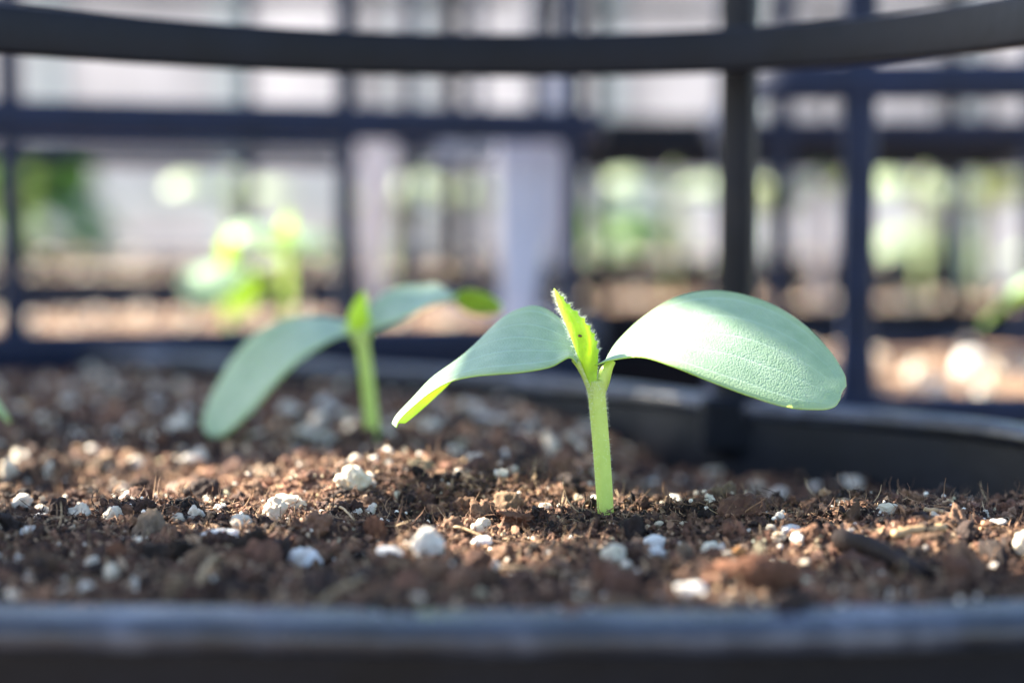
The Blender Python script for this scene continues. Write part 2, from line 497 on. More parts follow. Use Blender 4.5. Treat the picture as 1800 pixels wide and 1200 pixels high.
def in_view(x, y, margin=25):
    return (np.abs(x) < (y+300)*.3 + margin)
def scatter_xy(n, y0, y1, margin=25):
    out = []
    tot = 0
    while tot < n:
        y = rng.uniform(y0, y1, n*2); x = rng.uniform(-250, 122, n*2)
        k = in_view(x, y, margin) & inside(x, y, RIMC)
        out.append(np.column_stack([x[k], y[k]])); tot += k.sum()
    return np.concatenate(out)[:n]
def crumb_mesh(name, n, sub, y0, y1, smin, smax, powr, embed=.25, rough=.35, flat=.75):
    bv, bf = icosphere(sub)
    P = scatter_xy(n, y0, y1)
    r = smin + (smax-smin)*rng.random(n)**powr
    keep = ~((np.hypot(P[:, 0]-16.6, P[:, 1]) < 1.4+r) & (r > .35))
    P, r = P[keep], r[keep]; n = len(P)
    R = rand_rot(n)
    an = rng.uniform(.55, 1.35, (n, 3)); an[:, 2] *= flat
    d = 1 + rough*rng.uniform(-1, 1, (n, len(bv)))
    if sub >= 2:
        for i0 in range(0, n, 2000):
            k = slice(i0, min(n, i0+2000))
            q = (bv[None]*1.0 + rng.uniform(-50, 50, (len(r[k]), 1, 3))).reshape(-1, 3)
            d[k] = 1 + .45*noise(q, .8, 5).reshape(-1, len(bv)) + .30*noise(q, .35, 6).reshape(-1, len(bv)) + .1*rng.uniform(-1, 1, (len(r[k]), len(bv)))
    V = bv[None]*d[:, :, None]*an[:, None, :]
    V = np.einsum('nij,nkj->nki', R, V)*r[:, None, None]
    z = soil_fine(P[:, 0], P[:, 1]) + r*embed
    V[:, :, 0] += P[:, 0:1]; V[:, :, 1] += P[:, 1:2]; V[:, :, 2] += z[:, None]
    F = (bf[None] + (np.arange(n)*len(bv))[:, None, None]).reshape(-1, 3)
    col = pal(n, P[:, 0], P[:, 1])
    if sub == 3: col = col*np.minimum(1, .16/col.max(1, keepdims=True))
    col = np.repeat(col, len(bv), 0)
    o = mesh_np(name, V.reshape(-1, 3), F, M_SOIL, parent=soil, smooth=(sub >= 2), colors=col)
    tag(o, kind='stuff')
    return o
crumb_mesh('fine_crumbs', 46000, 0, -82, 62, .12, .55, 1.8, rough=.5)
crumb_mesh('crumbs', 6500, 1, -82, 70, .4, 1.1, 2.2, rough=.5)
crumb_mesh('clods', 560, 3, -82, 80, .9, 3.0, 2.2, .05)
crumb_mesh('far_crumbs', 9000, 0, 62, 325, .5, 2.0, 2.2, .2)
def fibre_mesh(name, n, y0, y1, lmin, lmax, rad):
    P = scatter_xy(n, y0, y1)
    cols = np.array([(.19, .105, .065), (.32, .19, .11), (.50, .36, .22), (.07, .04, .03)])
    L = lmin + (lmax-lmin)*rng.random(n)**3; a = rng.uniform(0, 2*math.pi, n); el = rng.normal(0, .45, n)
    c1 = rng.normal(0, .6, n); c2 = rng.normal(0, .3, n)
    p = np.column_stack([P, soil_fine(P[:, 0], P[:, 1]) + rng.uniform(0, .6, n)])
    rr = rad*rng.uniform(.5, 1.7, n)
    V = np.zeros((n, 5, 3, 3)); ks = (.6, 1, 1, .9, .35)
    for k in range(5):
        d = np.column_stack([np.cos(a)*np.cos(el), np.sin(a)*np.cos(el), np.sin(el)])
        u = np.column_stack([-np.sin(a), np.cos(a), 0*a]); w = np.cross(d, u)
        for q in range(3):
            V[:, k, q] = p + (rr*ks[k])[:, None]*(math.cos(2.0944*q)*u + math.sin(2.0944*q)*w)
        p = p + d*(L/4)[:, None]; a = a + c1; el = el + c2
    f = np.array([(k*3+q, k*3+(q+1) % 3, k*3+3+(q+1) % 3, k*3+3+q) for k in range(4) for q in range(3)])
    F = (f[None] + (np.arange(n)*15)[:, None, None]).reshape(-1, 4)
    C = cols[rng.choice(4, n, p=[.36, .26, .12, .26])]*rng.uniform(.7, 1.3, (n, 1))
    tag(mesh_np(name, V.reshape(-1, 3), F, M_SOIL, parent=soil, smooth=True, colors=np.repeat(C, 15, 0)), kind='stuff')
fibre_mesh('root_fibres', 30000, -82, 75, .5, 6.0, .08)

# perlite: lumpy grain shapes shared by many grains
def lump(seed, sub, amp=.25, angular=0.0):
    v, f = icosphere(sub)
    d = 1 + amp*noise(v+seed*13.7, .9, seed) + amp*.5*noise(v+seed*3.1, .42, seed+3) + amp*.22*noise(v+seed, .18, seed+5)
    if angular:
        r = np.random.default_rng(seed)
        for _ in range(9):
            nrm = r.normal(size=3); nrm /= np.linalg.norm(nrm)
            k = r.uniform(.62, .85); s = (v*d[:, None])@nrm
            cut = s > k
            d[cut] *= (k + (s[cut]-k)*.15)/s[cut]
    return v*d[:, None], f
def lump_mesh(name, seed, sub, mat, amp, ang, fuzz=.0):
    v, f = lump(seed, sub, amp, ang)
    if fuzz:
        v = v*(1 + fuzz*noise(v+seed, .14, seed+9) + fuzz*.8*noise(v+seed, .07, seed+10) + fuzz*.7*noise(v+seed, .3, seed+11))[:, None]
    me = bpy.data.meshes.new(name)
    me.from_pydata(v.tolist(), [], f.tolist()); me.materials.append(mat)
    me.polygons.foreach_set('use_smooth', [True]*len(f))
    return me
PM = [lump_mesh('perlite_grain', s, 3, M_PERL, .34+.06*(s % 3), s % 2, .06) for s in range(1, 10)]
def place_lump(name, me, loc, size, parent=None, rot=None):
    o = bpy.data.objects.new(name, me); link(o)
    o.location = Vector(loc)*S
    o.scale = [k*S for k in size]
    o.rotation_euler = rot or [random.uniform(0, 6.28) for _ in range(3)]
    if parent is not None: o.parent = parent
    return o
# small grains lying in the soil, each a piece of it: (px, py, width px)
GR = [(650, 852, 18), (606, 884, 30), (632, 978, 18), (697, 986, 20), (890, 962, 15), (40, 890, 38), (80, 902, 34), (142, 905, 44), (226, 880, 38), (200, 905, 30),
      (310, 912, 26), (342, 906, 30), (268, 878, 22), (305, 860, 24), (550, 1046, 34), (1062, 1048, 16), (1750, 1000, 26), (1703, 946, 20), (1675, 952, 14),
      (1235, 1048, 22), (1170, 980, 14), (1395, 1020, 14), (1592, 1016, 12), (1502, 922, 14), (450, 1000, 16), (50, 1012, 20), (118, 1040, 34), (800, 1042, 14),
      (560, 745, 40), (575, 772, 34), (240, 818, 36), (182, 822, 28), (70, 742, 30), (132, 772, 26), (36, 806, 36), (10, 860, 20), (1255, 832, 42), (1102, 795, 48),
      (968, 782, 40), (800, 806, 40), (830, 812, 46), (900, 830, 30), (1140, 855, 36), (1165, 872, 34), (1330, 860, 36), (1366, 876, 40), (1428, 862, 30), (705, 745, 34),
      (615, 752, 30), (480, 775, 24), (510, 770, 24), (435, 780, 22), (545, 805, 24), (660, 812, 22), (690, 830, 18), (1060, 830, 22), (1010, 830, 26), (930, 760, 36),
      (275, 690, 36), (160, 660, 34), (330, 705, 30), (210, 770, 26), (60, 690, 34), (320, 850, 16), (420, 700, 26), (850, 738, 30), (1040, 760, 34), (770, 712, 28)]
for px, py, w in GR:
    p = hit(px, py); r = w*(p[1]+300)/3000/2
    place_lump('perlite_grain', random.choice(PM), p+np.array([0, 0, -r*.1]), [r*random.uniform(.75, 1.2) for _ in range(3)], soil)
P = scatter_xy(250, -75, 310, 15)
for x, y in P:
    if math.hypot(x-16.6, y) < 6: continue
    r = random.uniform(.5, 1.3) if y < 50 else random.uniform(.9, 2.3)
    place_lump('perlite_grain', random.choice(PM), (x, y, soil_h(x, y)[0]+r*.05+.3), [r*random.uniform(.7, 1.3) for _ in range(3)], soil)
bv, bf = icosphere(1)
P = scatter_xy(1700, -82, 320); n = len(P)
r = .1+.35*rng.random(n)**2 * (1+np.clip(P[:, 1], 0, 300)/250)
V = bv[None]*(1+.25*rng.uniform(-1, 1, (n, len(bv))))[:, :, None]*r[:, None, None]
V[:, :, :2] += P[:, None, :]; V[:, :, 2] += (soil_fine(P[:, 0], P[:, 1])+r*.6+.3)[:, None]
tag(mesh_np('perlite_dust', V.reshape(-1, 3), (bf[None]+(np.arange(n)*len(bv))[:, None, None]).reshape(-1, 3), M_PERL, parent=soil), kind='stuff')

# the pebbles that stand out, each a thing: name, px, py, (w, h) px, material, angular, label
STONES = [
    ('perlite_pebble', 621, 840, 50, 44, M_PERL_CREAM, 0, 'round cream perlite pebble perched on top of the sunlit soil mound'),
    ('perlite_pebble', 482, 898, 34, 40, M_PERL, 0, 'cream and white perlite pebble leaning on a longer one beside the sunlit soil'),
    ('perlite_pebble', 510, 884, 46, 30, M_PERL_CREAM, 0, 'longish cream perlite pebble lying behind a rounder one, left of the sunlit mound'),
    ('perlite_pebble', 540, 984, 60, 46, M_PERL_WHITE, 1, 'bright white pointed perlite pebble in the shaded soil left of the seedling'),
    ('perlite_pebble', 748, 958, 54, 60, M_PERL, 1, 'large angular white perlite pebble with a cream top in front of the sunlit soil'),
    ('perlite_pebble', 684, 972, 42, 24, M_PERL_WHITE, 1, 'flat slanted white perlite chip beside the large angular pebble'),
    ('perlite_pebble', 845, 952, 36, 18, M_PERL_WHITE, 0, 'thin white perlite sliver at the end of a straw left of the stem'),
    ('perlite_pebble', 1148, 952, 46, 30, M_PERL_WHITE, 1, 'white pitted perlite pebble just right of the stem, upper of two touching'),
    ('perlite_pebble', 1152, 972, 36, 26, M_PERL_WHITE, 0, 'small white perlite pebble touching under the pitted one right of the stem'),
    ('perlite_pebble', 1250, 964, 46, 36, M_PERL_CREAM, 1, 'dull cream perlite pebble below the drooping right seed leaf'),
    ('perlite_pebble', 1080, 976, 38, 38, M_PERL_CREAM, 0, 'round yellowish perlite pebble in front of the stem base'),
    ('perlite_pebble', 1213, 1035, 50, 28, M_PERL_WHITE, 0, 'oval white perlite pebble close to the front rim'),
    ('perlite_pebble', 1390, 929, 34, 16, M_PERL_WHITE, 0, 'small flat white perlite pebble on the dark crumbs under the right leaf tip'),
    ('perlite_pebble', 1559, 894, 34, 22, M_PERL_CREAM, 0, 'pale cream perlite pebble on the crest of the soil ridge'),
    ('perlite_pebble', 1796, 955, 28, 34, M_PERL_CREAM, 0, 'cream perlite pebble cut by the right edge of the picture'),
    ('perlite_pebble', 392, 940, 56, 30, M_PERL_WHITE, 1, 'rough crumbly white perlite piece behind the black humus clumps'),
    ('perlite_pebble', 425, 917, 34, 24, M_PERL, 0, 'blurred pale perlite pebble behind the rough crumbly white one'),
]
for i, (nm, px, py, w, h, mat, ang, lab) in enumerate(STONES):
    p = hit(px, py+h*.35); k = (p[1]+300)/3000/2
    me = lump_mesh(nm, 31+i*3, 4, mat, .34, ang, .05)
    r = (w*k*1.06, (w+h)*.5*k, h*k*1.12)
    o = place_lump(nm, me, p+np.array([0, 0, r[2]*.5]), r, None, (0, random.uniform(-.3, .3), random.uniform(-.3, .3)))
    tag(o, lab, 'perlite pebble', 'perlite pebbles on the soil')

def chunk(name, px, py, w, h, mat, seed, lab, cat, tilt=0.0, depth=None, group=None, ang=1, amp=.4, lift=.5):
    p = hit(px, py+h*.3); k = (p[1]+300)/3000/2
    me = lump_mesh(name, seed, 4, mat, amp, ang, .16)
    o = place_lump(name, me, p+np.array([0, 0, h*k*lift]), (w*k, (depth or w*.7)*k, h*k), None, (0, math.radians(tilt), 0))
    return tag(o, lab, cat, group)
chunk('humus_clump', 318, 968, 95, 44, M_CLUMP, 81, 'black fibrous humus clump in the soil at left', 'soil clump', 8, amp=.5, ang=0)
chunk('humus_clump', 425, 960, 75, 46, M_CLUMP, 82, 'dark brown humus clump beside the blackest clump', 'soil clump', -10, amp=.5, ang=0)
chunk('bark_chip', 212, 968, 62, 30, M_BARK_RED, 83, 'reddish brown bark chip left of the black humus clump', 'bark chip', 18)
chunk('bark_chip', 60, 990, 66, 42, M_BARK, 84, 'blurred rounded brown bark lump at the left near the front rim', 'bark chip', 0, ang=0)
chunk('bark_chip', 1345, 1010, 170, 70, M_BARK_RED, 85, 'large reddish brown bark mound near the front rim below the twig', 'bark chip', 4, amp=.3, ang=0)
chunk('bark_chip', 1298, 975, 44, 28, M_ORANGE, 86, 'orange bark crumb beside the reddish mound', 'bark chip', 10)
chunk('bark_chip', 1500, 900, 26, 44, M_BARK, 87, 'upright pointed brown bark splinter on the soil ridge', 'bark chip', 22)
chunk('bark_chip', 1436, 925, 24, 44, M_CLUMP, 88, 'dark upright bark stub under the right leaf', 'bark chip', -28)
chunk('bark_chip', 1640, 915, 54, 20, M_BARK, 89, 'dark flat bark chip lying on the ridge right of the splinter', 'bark chip', 12)
chunk('bark_chip', 915, 912, 86, 26, M_BARK_RED, 90, 'reddish flaky bark chip left of the stem base', 'bark chip', 8)
chunk('bark_chip', 864, 1012, 44, 40, M_BARK, 91, 'blurred grey brown clod in front of the seedling', 'bark chip', 0)
chunk('bark_chip', 660, 930, 44, 40, M_BARK_RED, 92, 'brown tilted bark chip left of the large angular pebble', 'bark chip', 30)
chunk('bark_chip', 1640, 945, 50, 26, M_BARK, 93, 'small brown bark flake among crumbs at the right', 'bark chip', -12)
def stick(name, a, b, r0, r1, mat, lab, cat, bend=0.0, sides=9, lift=1.0, wig=.6):
    p, q = hit(*a), hit(*b)
    p = p+np.array([0, 0, lift]); q = q+np.array([0, 0, lift])
    t = np.linspace(0, 1, 14)[:, None]
    path = p+(q-p)*t
    path[:, 2] += bend*4*(t*(1-t))[:, 0]
    path += wig*r0*np.column_stack([noise2(t[:, 0]*9, t[:, 0]*3+k, 1.3, 20+k) for k in range(3)])
    rr = np.linspace(r0, r1, 14)*(1+.3*wig*noise2(t[:, 0]*11+a[0], t[:, 0], 1, 31))
    v, f = tube(path, rr, sides)
    o = mesh_np(name, v, f, mat, origin=path.mean(0))
    return tag(o, lab, cat)
stick('twig', (1478, 962), (1625, 1030), 1.9, 1.3, M_TWIG, 'smooth dark twig slanting down to the front rim at right', 'twig', .8, lift=1.3, wig=.22)
stick('straw', (1570, 950), (1660, 940), .75, .6, M_STRAW, 'pale jointed straw lying on the soil at right', 'straw', .3)
stick('straw', (787, 935), (850, 955), .3, .2, M_STRAW, 'thin straw pointing to a white perlite sliver', 'straw', .4)
stick('straw', (350, 1040), (385, 995), .45, .25, M_STRAW, 'blurred straw standing up from the soil near the front rim at left', 'straw', 1.5)
stick('straw', (560, 1075), (640, 1030), .4, .25, M_STRAW, 'blurred straw lying over the front rim', 'straw', .6)
stick('straw', (590, 900), (622, 925), .28, .16, M_STRAW, 'thin pinkish straw curving below the mound pebble', 'straw', .6)
stick('straw', (880, 1010), (975, 1018), .4, .25, M_STRAW, 'short pale straw in the soil in front of the stem', 'straw', .2)
stick('straw', (1625, 905), (1690, 920), .45, .3, M_STRAW, 'brownish straw lying across the crest of the right soil ridge', 'straw', .2)

# the container: rim and wall swept round, hoop and posts
plant_tub = empty('plant_tub', (0, 60, -80))
tag(plant_tub, 'black plastic tub holding the two seedlings, with a raised hoop on posts', 'tub')
def add_part(name, VF, mat, parent, origin=(0, 0, 0), smooth=True):
    o = mesh_np(name, VF[0], VF[1], mat, smooth=smooth)
    o.parent = parent
    o.location = -parent.location
    return o
def shade_auto(o, ang=35):
    me = o.data
    try: me.set_sharp_from_angle(angle=math.radians(ang))
    except Exception: pass
prof_rim = [(x+2, y-2.2) for x, y in round_rect(11, 4.4, 2.0, 4)]
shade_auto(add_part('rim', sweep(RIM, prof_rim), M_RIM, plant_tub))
prof_wall = [(1.0, -3.6), (-1.6, -3.6), (-9, -82), (-6, -82)]
shade_auto(add_part('wall', sweep(RIM, prof_wall), M_PLASTIC, plant_tub))
HR, HC = 112.0, (0.0, 15.0)
def hoop_k(a):
    q = min(1, max(0, (math.degrees(a)-120)/60)) if a <= math.pi else min(1, max(0, (240-math.degrees(a))/60))
    return 1+.22*q*q*(3-2*q)
hoop_path = [(HC[0]+HR*math.cos(a)*hoop_k(a), HC[1]+HR*math.sin(a), 93.6) for a in np.linspace(0, 2*math.pi, 120, endpoint=False)]
shade_auto(add_part('hoop', sweep(hoop_path, round_rect(4.5, 10.5, 1.2, 3)), M_PLASTIC, plant_tub))
def post(x, y, z0, z1, w, d, rz, parent, mat=None, flare=0.0, name='post'):
    zs = np.linspace(z0, z1, 10); rings = []
    prof = round_rect(w, d, min(w, d)*.25, 3)
    V = []
    for z in zs:
        k = 1 + flare*math.exp(-(z-z0)/9.0)
        V += [(x+a*k, y+b*k, z) for a, b in prof]
    m = len(prof)
    F = [(i*m+k, i*m+(k+1) % m, (i+1)*m+(k+1) % m, (i+1)*m+k) for i in range(len(zs)-1) for k in range(m)]
    caps = np.array([list(range(m))[::-1], [(len(zs)-1)*m+k for k in range(m)]])
    V = rot_z(np.array(V), rz, (x, y))
    o = add_part(name, (V, [np.array(F), caps]), mat or M_PLASTIC, parent)
    shade_auto(o)
    return o
post(57, 131, -10, 165, 8.6, 6.0, math.radians(-35), plant_tub, flare=.7)
shade_auto(add_part('corner_block', rbox(56, 127, 2, 17, 11, 14, 2), M_PLASTIC, plant_tub))
post(-135, 25, -10, 96, 7, 6, 0, plant_tub)
post(117, 12, -10, 165, 7, 6, 0, plant_tub)
shade_auto(add_part('hoop_bracket', rbox(-136, 22, 94.8, 8, 8, 8, 1), M_PLASTIC, plant_tub))

# ------------------------------------------------------------------ seedlings
def leaf_surface(stations, nu=44, nv=26, thick=.55, depth_abs=True):
    """stations: list of [far, mid, near] control points in mm"""
    st = np.array(stations, float)                 # (s, k, 3)
    rails = [catmull(st[:, k], nu) for k in range(st.shape[1])]
    G = np.array([catmull(np.array([r[i] for r in rails]), nv) for i in range(nu)])   # (nu, nv, 3)
    return sheet_solid(G, thick)
def sheet_solid(G, thick):
    nu, nv = G.shape[:2]
    du = np.gradient(G, axis=0); dv = np.gradient(G, axis=1)
    Nn = np.cross(du, dv); Nn /= np.maximum(np.linalg.norm(Nn, axis=2), 1e-9)[..., None]
    if Nn[nu//2, nv//2, 2] < 0: Nn = -Nn
    ev = np.linspace(-1, 1, nv); eu = np.linspace(-1, 1, nu)
    edge = np.sqrt(np.clip(1-np.abs(ev)**8, 0.12, 1))[None, :]*np.sqrt(np.clip(1-np.abs(eu)**14, .2, 1))[:, None]
    top = G + Nn*(thick*.5*edge)[..., None]; bot = G - Nn*(thick*.5*edge)[..., None]
    V = np.concatenate([top.reshape(-1, 3), bot.reshape(-1, 3)])
    n = nu*nv
    idx = np.arange(n).reshape(nu, nv)
    a, b, c, d = idx[:-1, :-1].ravel(), idx[1:, :-1].ravel(), idx[1:, 1:].ravel(), idx[:-1, 1:].ravel()
    ft = np.column_stack([a, b, c, d]); fb = np.column_stack([d, c, b, a])+n
    loop = list(idx[0, :]) + list(idx[1:, -1]) + list(idx[-1, ::-1][1:]) + list(idx[::-1, 0][1:-1])
    fr = np.array([(loop[i], loop[(i+1) % len(loop)], loop[(i+1) % len(loop)]+n, loop[i]+n) for i in range(len(loop))])
    F = np.concatenate([ft, fb, fr])
    mi = np.concatenate([np.zeros(len(ft)), np.ones(len(fb)), np.ones(len(fr))])
    uu, vv = np.meshgrid(np.linspace(0, 1, nu), np.linspace(0, 1, nv), indexing='ij')
    uv = np.column_stack([uu.ravel(), vv.ravel()]); uv = np.concatenate([uv, uv])
    return V, F, mi, uv, Nn
def add_leaf(name, parent, stations, mats=None, thick=.55, nu=44, nv=26):
    V, F, mi, uv, _ = leaf_surface(stations, nu, nv, thick)
    o = mesh_np(name, V, F, mats or [M_COT, M_COT_UNDER], mat_idx=mi, uvs=uv)
    o.parent = parent; o.location = -parent.location
    return o
def px_st(rows, dy=0.0):
    return [[at(*c[:2], c[2]+dy) for c in row] for row in rows]
def hairs(name, roots, dirs, lmin, lmax, rad, parent, mat):
    V, F = [], []
    for i, (p, d) in enumerate(zip(roots, dirs)):
        d = d/np.linalg.norm(d)
        u = np.cross(d, [0.3, .5, .8]); u /= np.linalg.norm(u); w = np.cross(d, u)
        L = random.uniform(lmin, lmax); k = len(V)
        bend = np.array([random.gauss(0, .12), random.gauss(0, .12), random.gauss(0, .12)])*L
        for a in (0, 2.1, 4.2):
            V.append(p+rad*(math.cos(a)*u+math.sin(a)*w))
        for a in (0, 2.1, 4.2):
            V.append(p+d*L*.55+bend*.4+rad*.6*(math.cos(a)*u+math.sin(a)*w))
        V.append(p+d*L+bend)
        for j in range(3):
            j2 = (j+1) % 3
            F += [(k+j, k+j2, k+3+j2), (k+j, k+3+j2, k+3+j), (k+3+j, k+3+j2, k+6)]
    o = mesh_np(name, np.array(V), np.array(F), mat)
    o.parent = parent
    par = parent
    off = Vector((0, 0, 0))
    while par is not None:
        off += par.location; par = par.parent
    o.location = -off
    tag(o, kind='stuff')
    return o

# --- the seedling in focus
base = at(1066, 918, 0); base[2] = -0.5
s1 = empty('seedling', (base[0], 0, 0))
tag(s1, 'sharp hairy seedling with two broad seed leaves and a glowing young leaf, in focus', 'seedling', 'seedlings in the tub')
stem_px = [(1068, 960), (1066, 915), (1062, 850), (1057, 780), (1052, 720), (1049, 688), (1046, 668)]
stem_r = [1.45, 1.42, 1.48, 1.5, 1.5, 1.55, 1.6]
sp = catmull([at(a, b, 0) for a, b in stem_px], 40)
sr = np.interp(np.linspace(0, 1, 40), np.linspace(0, 1, 7), stem_r)
def rel(VF):
    return VF
st_o = mesh_np('stem', *tube(sp, sr, 24, True, .055), M_STEM); st_o.parent = s1; st_o.location = -s1.location
# petioles: short channels from the stem to the blades
def petiole(pts, radii, parent, nm='petiole'):
    path = catmull([at(*p) for p in pts], 16)
    rr = np.interp(np.linspace(0, 1, 16), np.linspace(0, 1, len(radii)), radii)
    o = mesh_np(nm, *tube(path, rr, 14), M_STEM); o.parent = parent; o.location = -parent.location
    return o
petiole([(1048, 694, 0), (1038, 668, 0), (1024, 645, 0), (1008, 630, 0)], [1.3, 1.25, 1.0, .55], s1)
petiole([(1050, 694, 0), (1060, 668, 0), (1066, 650, 0), (1078, 634, 0)], [1.3, 1.25, 1.1, .5], s1)
RIGHT = [[(1070, 622, 4), (1062, 636, 1), (1046, 642, -2)],
         [(1088, 597, 8), (1086, 620, 2), (1076, 633, -3.5)],
         [(1130, 558, 13), (1135, 602, 4), (1128, 628, -6)],
         [(1190, 522, 16), (1200, 588, 4), (1185, 645, -9)],
         [(1262, 511, 17), (1275, 590, 4), (1250, 671, -10)],
         [(1340, 528, 16), (1345, 608, 4), (1320, 697, -10)],
         [(1405, 564, 13), (1405, 636, 3), (1385, 716, -9)],
         [(1456, 614, 9), (1450, 665, 2), (1440, 720, -6)],
         [(1483, 655, 4), (1472, 682, .8), (1466, 716, -3)],
         [(1488, 678, 1.8), (1480, 690, .5), (1477, 702, -1.2)]]
add_leaf('cotyledon', s1, px_st(RIGHT), nu=60, nv=34)
LEFT = [[(1022, 624, 2), (1016, 632, 0), (1014, 640, -2)],
        [(1008, 595, 6), (1002, 612, 2), (1000, 629, -3)],
        [(985, 560, 10), (972, 603, 3), (968, 645, -6)],
        [(945, 538, 13), (925, 595, 5), (920, 654, -8)],
        [(905, 546, 14), (880, 598, 6), (872, 658, -8)],
        [(868, 572, 14), (838, 615, 7), (830, 662, -6)],
        [(838, 612, 13), (800, 638, 7), (792, 671, -4)],
        [(800, 662, 12), (762, 664, 6), (757, 690, -3)],
        [(764, 698, 10), (728, 700, 5), (725, 716, -2)],
        [(736, 724, 7), (702, 727, 3), (703, 738, -1)],
        [(712, 744, 4), (690, 744, 1), (697, 752, -1)]]
add_leaf('cotyledon', s1, px_st(LEFT), nu=60, nv=34)
# young true leaf: a folded blade, spine at left, toothed edges at right
sp_px = catmull([(974, 507), (981, 535), (996, 572), (1012, 615), (1028, 655), (1038, 680)], 34)
ed_px = catmull([(975, 508), (998, 535), (1026, 562), (1045, 592), (1051, 625), (1048, 680)], 34)
def fold_half(side):
    G = np.zeros((34, 9, 3))
    for i in range(34):
        tooth = (3.4 if i % 3 == 1 else -1.5)*(1 if 3 < i < 26 else 0)
        w = math.sin(math.pi*min(1, (i+1)/30.0))
        for k in range(9):
            f = k/8
            q = sp_px[i]*(1-f) + (ed_px[i]+np.array([tooth*.8, -tooth*.6])*(f > .95))*f
            yy = side*(.25 + 1.7*w*f) - 1.2*math.sin(math.pi*f)*w*(1 if side < 0 else -.2)
            G[i, k] = at(q[0], q[1], yy - 1.0)
    return G
tl = empty('true_leaf', (0, 0, 0)); tl.parent = s1; tl.location = -s1.location
bpy.data.objects.remove(tl)
Vt, Ft, mi, uvt, nrmf = sheet_solid(fold_half(-1), .3)
Vt2, Ft2, mi2, uvt2, _ = sheet_solid(fold_half(1), .3)
tl = mesh_np('true_leaf', np.concatenate([Vt, Vt2]), np.concatenate([Ft, Ft2+len(Vt)]), M_TRUE, uvs=np.concatenate([uvt, uvt2]))
tl.parent = s1; tl.location = -s1.location
speck = mesh_np('speck', *rbox(0, 0, 0, .75, .3, .45, .14), M_SPECK); speck.parent = tl
speck.location = Vector(at(1020, 590, -3.2))*S
# fine hairs
roots, dirs = [], []
for _ in range(1500):
    t = 8 + 31*random.random()**.75; i = min(int(t), 38); f = t-i
    p = sp[i]*(1-f)+sp[i+1]*f; a = random.uniform(0, 2*math.pi)
    d = np.array([math.cos(a), math.sin(a), random.uniform(-.5, .2)])
    if random.random() > (.25+.75*(t/39)): continue
    roots.append(p+np.array([math.cos(a), math.sin(a), 0])*sr[i]*.97); dirs.append(d)
hairs('stem_hairs', roots, dirs, .25, .65, .024, st_o, M_HAIR)
roots, dirs = [], []
for side, g in ((-1, fold_half(-1)), (1, fold_half(1))):
    for _ in range(330):
        i = random.randint(1, 32)
        if random.random() < .72:
            k = 8 if random.random() < .5 else 0
        else: k = random.randint(0, 8)
        j = min(i+1, 33); f = random.random()
        p = g[i, k]*(1-f)+g[j, k]*f
        if k == 8: d = np.array([random.uniform(.3, 1), random.uniform(-.6, .6), random.uniform(.1, .9)])
        elif k == 0: d = np.array([-random.uniform(.5, 1), random.uniform(-.8, .8), random.uniform(-.6, .4)])
        else: d = np.array([random.uniform(-.4, .4), side, random.uniform(-.2, .4)])
        roots.append(p); dirs.append(d)
hairs('leaf_hairs', roots, dirs, .3, 1.05, .016, tl, M_HAIR)

# --- the blurred seedling behind
Y2 = 109.0
b2 = hit(655, 772); Y2 = float(b2[1])
s2 = empty('seedling', (b2[0], b2[1], b2[2]))
tag(s2, 'blurred seedling standing behind the sharp one, its seed leaves pale blue green', 'seedling', 'seedlings in the tub')
path = catmull([at(a, b, Y2) for a, b in ((660, 800), (656, 770), (650, 710), (643, 650), (636, 600), (632, 580))], 24)
o = mesh_np('stem', *tube(path, np.linspace(1.75, 1.65, 24), 14), M_STEM); o.parent = s2; o.location = -s2.location
L2 = [[(622, 570, 2), (618, 578, 0), (614, 590, -2)], [(600, 562, 6), (596, 578, 2), (592, 594, -3)], [(560, 556, 10), (560, 580, 3), (560, 612, -5)],
      [(505, 560, 12), (512, 598, 4), (520, 640, -6)], [(450, 585, 12), (468, 632, 4), (482, 678, -6)], [(405, 635, 11), (428, 678, 3), (448, 718, -5)],
      [(372, 695, 8), (396, 720, 2), (418, 746, -4)], [(356, 738, 4), (374, 752, 1), (396, 764, -2)], [(362, 762, 1), (370, 766, 0), (380, 769, -1)]]
add_leaf('cotyledon', s2, px_st(L2, Y2), nu=36, nv=18)
R2 = [[(640, 566, 2), (642, 574, 0), (644, 584, -2)], [(658, 528, 6), (662, 552, 2), (664, 578, -3)], [(700, 505, 9), (705, 534, 2), (708, 563, -6)],
      [(745, 501, 9), (752, 520, 2), (752, 540, -6)], [(772, 501, 8), (782, 514, 1), (790, 528, -6)], [(815, 545, 7), (815, 525, 1), (818, 509, -6)],
      [(848, 554, 5), (850, 535, 1), (850, 515, -4)], [(875, 550, 2), (876, 540, 0), (874, 528, -2)], [(884, 543, .5), (884, 541, 0), (883, 538, -.5)]]
add_leaf('cotyledon', s2, px_st(R2, Y2), nu=36, nv=18)
def bud(parent, pts, y, w):
    path = catmull([at(a, b, y) for a, b in pts], 14)
    rr = w*np.sin(np.linspace(.45, math.pi*.985, 14))**.8
    v, f = tube(path, rr, 12); c = v.mean(0); v[:, 1] = c[1]+(v[:, 1]-c[1])*.55
    o = mesh_np('true_leaf', v, f, M_TRUE); o.parent = parent; o.location = -parent.location
bud(s2, [(634, 598), (630, 570), (632, 545), (640, 512)], Y2, 2.6)
petiole([(634, 606, Y2), (628, 592, Y2), (616, 582, Y2), (604, 576, Y2)], [1.8, 1.6, 1.2, .6], s2)
petiole([(634, 606, Y2), (641, 592, Y2), (648, 578, Y2), (656, 562, Y2)], [1.8, 1.6, 1.2, .6], s2)

